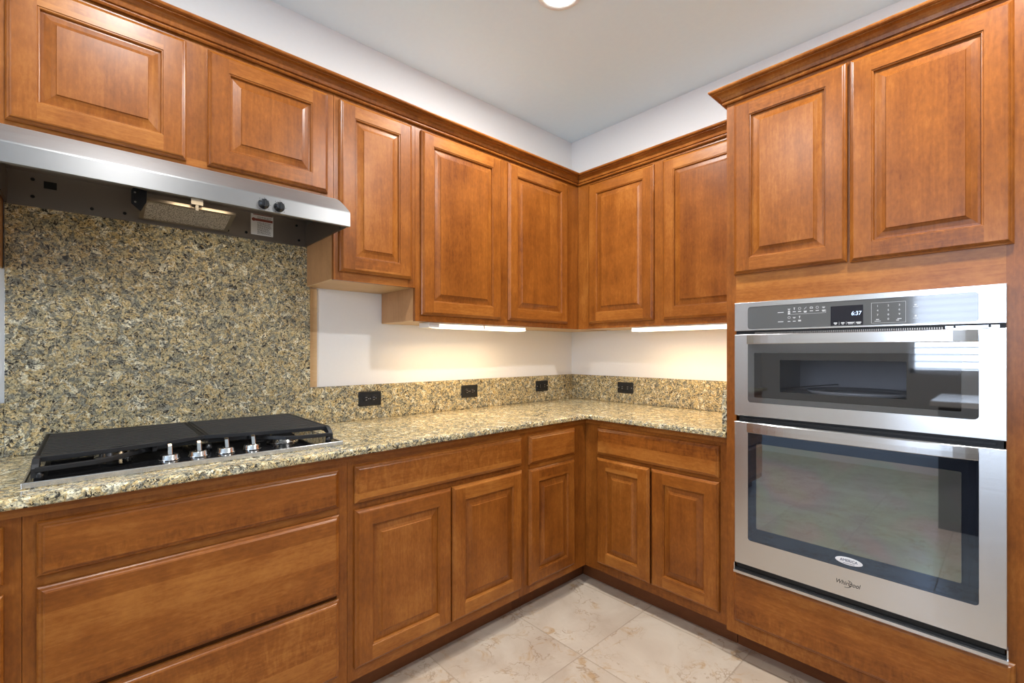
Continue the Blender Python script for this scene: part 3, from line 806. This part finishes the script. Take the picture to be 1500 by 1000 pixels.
dash(.588, 1.391, .006, .004); dash(.588, 1.3855, .012, .0014); dash(.588, 1.357, .005, .005); dash(.588, 1.349, .012, .0014)
mb.build('key_symbols', cg, weld=False)
# vent slot below it
mb = MB(); mb.box(OX0 + .002, OX1 - .002, -.630, -.640, 1.3122, 1.3260, DARK)
mb.box(.655, OX1 - .014, -.6402, -.648, 1.3135, 1.3215, ST)
vg = mb.build('vent_slot', ov, weld=False)
mb = MB()
for k in range(95):
    x = .115 + k * .00565; mb.box(x, x + .0026, -.6402, -.6462, 1.3130, 1.3195, ST_LINER)
mb.build('vent_louvers', vg, weld=False)
for x in (.675, .748):
    mb = MB(); mb.lathe([(.0035, .6481), (.003, .6495)], DARK, (x, 0, 1.3183), 'y', 12); mb.build('screw', vg)
# microwave door
mb = MB(); frame_plate(mb, (OX0, OX1, .9935, 1.3120), (GX0, GX1, 1.0470, 1.3060), .012, YFc, YBc, ST, .0015)
md = mb.build('microwave_door', ov)
mb = MB()
frame_plate(mb, (GX0 + .0005, GX1 - .0005, 1.0475, 1.3055), (.115, .690, 1.0675, 1.2400), .004, -.6540, -.6495, GL_MW)
mb.build('door_glass', md)
mb = MB(); frame_plate(mb, (.1152, .6898, 1.0677, 1.2398), (.205, .566, 1.094, 1.2135), .003, -.6535, -.6500, GL_MWB); mb.build('window_border', md)
mb = MB(); mb.box(.2052, .5658, -.6503, -.6532, 1.0942, 1.2133, GL_MWI); mb.build('window_pane', md)
def handle(z0, z1, par, name):
    mb = MB(); n = 24; L = []; zc, hh = (z0 + z1) / 2, (z1 - z0) / 2
    for k in range(n + 1):
        u = k / n; x = GX0 + .001 + (GX1 - GX0 - .002) * u
        d = -.6700 - .014 * (1 - abs(2 * u - 1) ** 5)
        L.append([(x, d + .012, zc - hh), (x, d + .002, zc - hh), (x, d, zc - hh + .002), (x, d - .0002, zc), (x, d, zc + hh - .002), (x, d + .002, zc + hh), (x, d + .012, zc + hh)])
    mb.loft(L, ST)
    return mb.build(name, par)
handle(1.2740, 1.3105, md, 'handle')
# microwave cavity and turntable
mb = MB()
cx_, cX_, cz_, cZ_ = .150, .640, 1.078, 1.232
for q in ((cx_ - .01, cX_ + .01, -.20, -.21, cz_ - .01, cZ_ + .01), (cx_ - .01, cx_, -.2105, -.600, cz_ - .01, cZ_ + .01), (cX_, cX_ + .01, -.2105, -.600, cz_ - .01, cZ_ + .01),
          (cx_, cX_, -.2105, -.600, cz_ - .01, cz_), (cx_, cX_, -.2105, -.600, cZ_, cZ_ + .01)):
    mb.box(*q, CAVITY)
mb.box(.115, cx_ - .011, -.590, -.600, 1.0675, 1.24, DARK); mb.box(cX_ + .011, .690, -.590, -.600, 1.0675, 1.24, DARK)
mb.build('microwave_cavity', ov, weld=False)
mb = MB(); mb.lathe([(.155, 0), (.165, .012), (.160, .014), (.15, .004)], plain('turntable_glass', (.55, .56, .56), .1), ((cx_ + cX_) / 2, -.41, cz_ + .006), 'z', 48); mb.build('turntable', ov)
mb = MB()
for zz, yy in ((1.102, -.25), (1.090, -.45)): mb.tube([(.130, -.585, zz - .012), (.20, -.50, zz), (.30, yy, zz + .006)], .0022, SCREW)
mb.build('wire_rack', ov, weld=False)
# gap between the doors
mb = MB(); mb.box(OX0 + .012, OX1 - .006, -.6292, -.638, .9690, .9930, DARK); mb.box(OX0 + .03, OX1 - .02, -.6382, -.648, .9780, .9850, BLKP)
mb.build('door_gap_rail', ov, weld=False)
# oven door
mb = MB(); frame_plate(mb, (OX0, OX1, .4080, .9685), (GX0, GX1, .5080, .9600), .010, YFc, YBc, ST, .0015)
od = mb.build('oven_door', ov)
mb = MB(); frame_plate(mb, (GX0 + .0005, GX1 - .0005, .5085, .9595), (.122, .690, .560, .890), .004, -.6540, -.6495, GL_OV); mb.build('door_glass', od)
mb = MB(); mb.box(.1222, .6898, -.6500, -.6535, .5602, .8898, GL_OVI); mb.build('window_pane', od)
handle(.9310, .9700, od, 'handle')
mb = MB()
for q in ((.120, .692, -.20, -.21, .54, .91), (.110, .120, -.2105, -.61, .54, .91), (.692, .702, -.2105, -.61, .54, .91), (.12, .692, -.2105, -.61, .54, .55), (.12, .692, -.2105, -.61, .90, .91)):
    mb.box(*q, CAVITY)
mb.build('oven_cavity', ov, weld=False)
for z in (.665, .625):
    mb = MB()
    for y in (-.60, -.50, -.40, -.30): mb.tube([(.124, y, z), (.688, y, z)], .0028, SCREW, 6)
    for k in range(20): mb.tube([(.14 + k * .028, -.60, z + .003), (.14 + k * .028, -.25, z + .003)], .0014, SCREW, 5)
    mb.build('oven_rack', ov, weld=False)
# bottom trim
mb = MB(); mb.box(OX0 + .004, OX1 - .004, -.6292, -.640, .3860, .4070, DARK); mb.box(OX0 - .003, OX1 + .003, -.6292, -.660, .3690, .3790, ST); mb.box(OX0, OX1, -.6292, -.645, .3792, .3858, DARK)
for x in (OX0 - .003, OX1): mb.box(x, x + .003, -.6292, -.6545, .3792, .4060, ST)
mb.build('bottom_trim', ov, weld=False)
# badge and logo
mb = MB()
bc = (.4165, .5335)
def ell(k, y): return [(bc[0] + .0385 * k * math.cos(2 * PI * i / 40), y, bc[1] + .0125 * k * math.sin(2 * PI * i / 40)) for i in range(40)]
mb.loft([ell(1, -.6541), ell(1, -.6550), ell(.97, -.6553)], BADGE)
bd = mb.build('oval_badge', od)
text_obj('AMERICA', .0125, NAVY, bd, 'badge_lettering', (bc[0], -.6555, bc[1] + .0012), .0003, 'CENTER', 0, .95)
mb = MB(); mb.box(bc[0] - .016, bc[0] + .016, -.6553, -.6556, bc[1] - .0085, bc[1] - .0072, NAVY); mb.build('badge_small_line', bd)
lg = text_obj('Whirlpool', .0205, DARK, od, 'logo_lettering', (.413, -.6560, .4570), .0004, 'CENTER', 0.28, .80)
mb = MB(); pts = []
for k in range(21):
    a = -2.0 + k * 3.3 / 20; pts.append((.411 + .0150 * math.cos(a), -.6560, .4555 + .0120 * math.sin(a) + .003 * math.cos(a)))
mb.tube(pts, .0007, DARK, 6); mb.build('logo_ring', od)
# steel chassis behind the fronts
mb = MB(); mb.box(OX0 + .008, OX1 - .008, -.15, -.199, .392, 1.424, DARK); mb.build('chassis', ov)

# ------------------------------------------------------------------ recessed ceiling lights
def can(x, y, label):
    t = thing('recessed_ceiling_light', label, 'light', (x, y, H), 0)
    mb = MB(); mb.lathe([(.098, -.0005), (.097, -.006), (.082, -.009), (.074, -.006), (.074, -.0005)], WHITEP, (0, 0, 0), 'z', 48, True, False); mb.build('trim_ring', t)
    mb = MB(); mb.lathe([(.0735, -.0005), (.0735, -.005), (.05, -.0065)], LENSC, (0, 0, 0), 'z', 48); mb.build('lens', t)
    area('ceiling_lamp', (x, y, H - .0125), (0, 0, 0), .09, .09, CAN_W, CAN_COL, 'DISK')
can(-1.107, -.867, 'round white recessed ceiling light glowing at the top edge of the picture')
for x, y, k in ((-2.45, -1.15, .85), (-1.107, -2.25, 1.3), (-3.9, -1.2, .25)):  # unseen lamps without fittings, placed and scaled to brighten cabinets and slab
    area('ceiling_lamp', (x, y, H - .0125), (0, 0, 0), .13, .13, CAN_W * k, CAN_COL, 'DISK')

# ------------------------------------------------------------------ island behind the camera (seen mirrored in the oven glass)
isl = thing('kitchen_island', 'dark island with pale polished top, seen only mirrored in the oven glass', 'island', (-3.5, -2.45, 0))
mb = MB(); mb.box(-.34, .34, -.70, .66, 0, .86, ISL); mb.build('body', isl)
mb = MB(); mb.box(-.38, .40, -.74, .70, .861, .90, ISLT); mb.build('island_top', isl, bevel=.004)
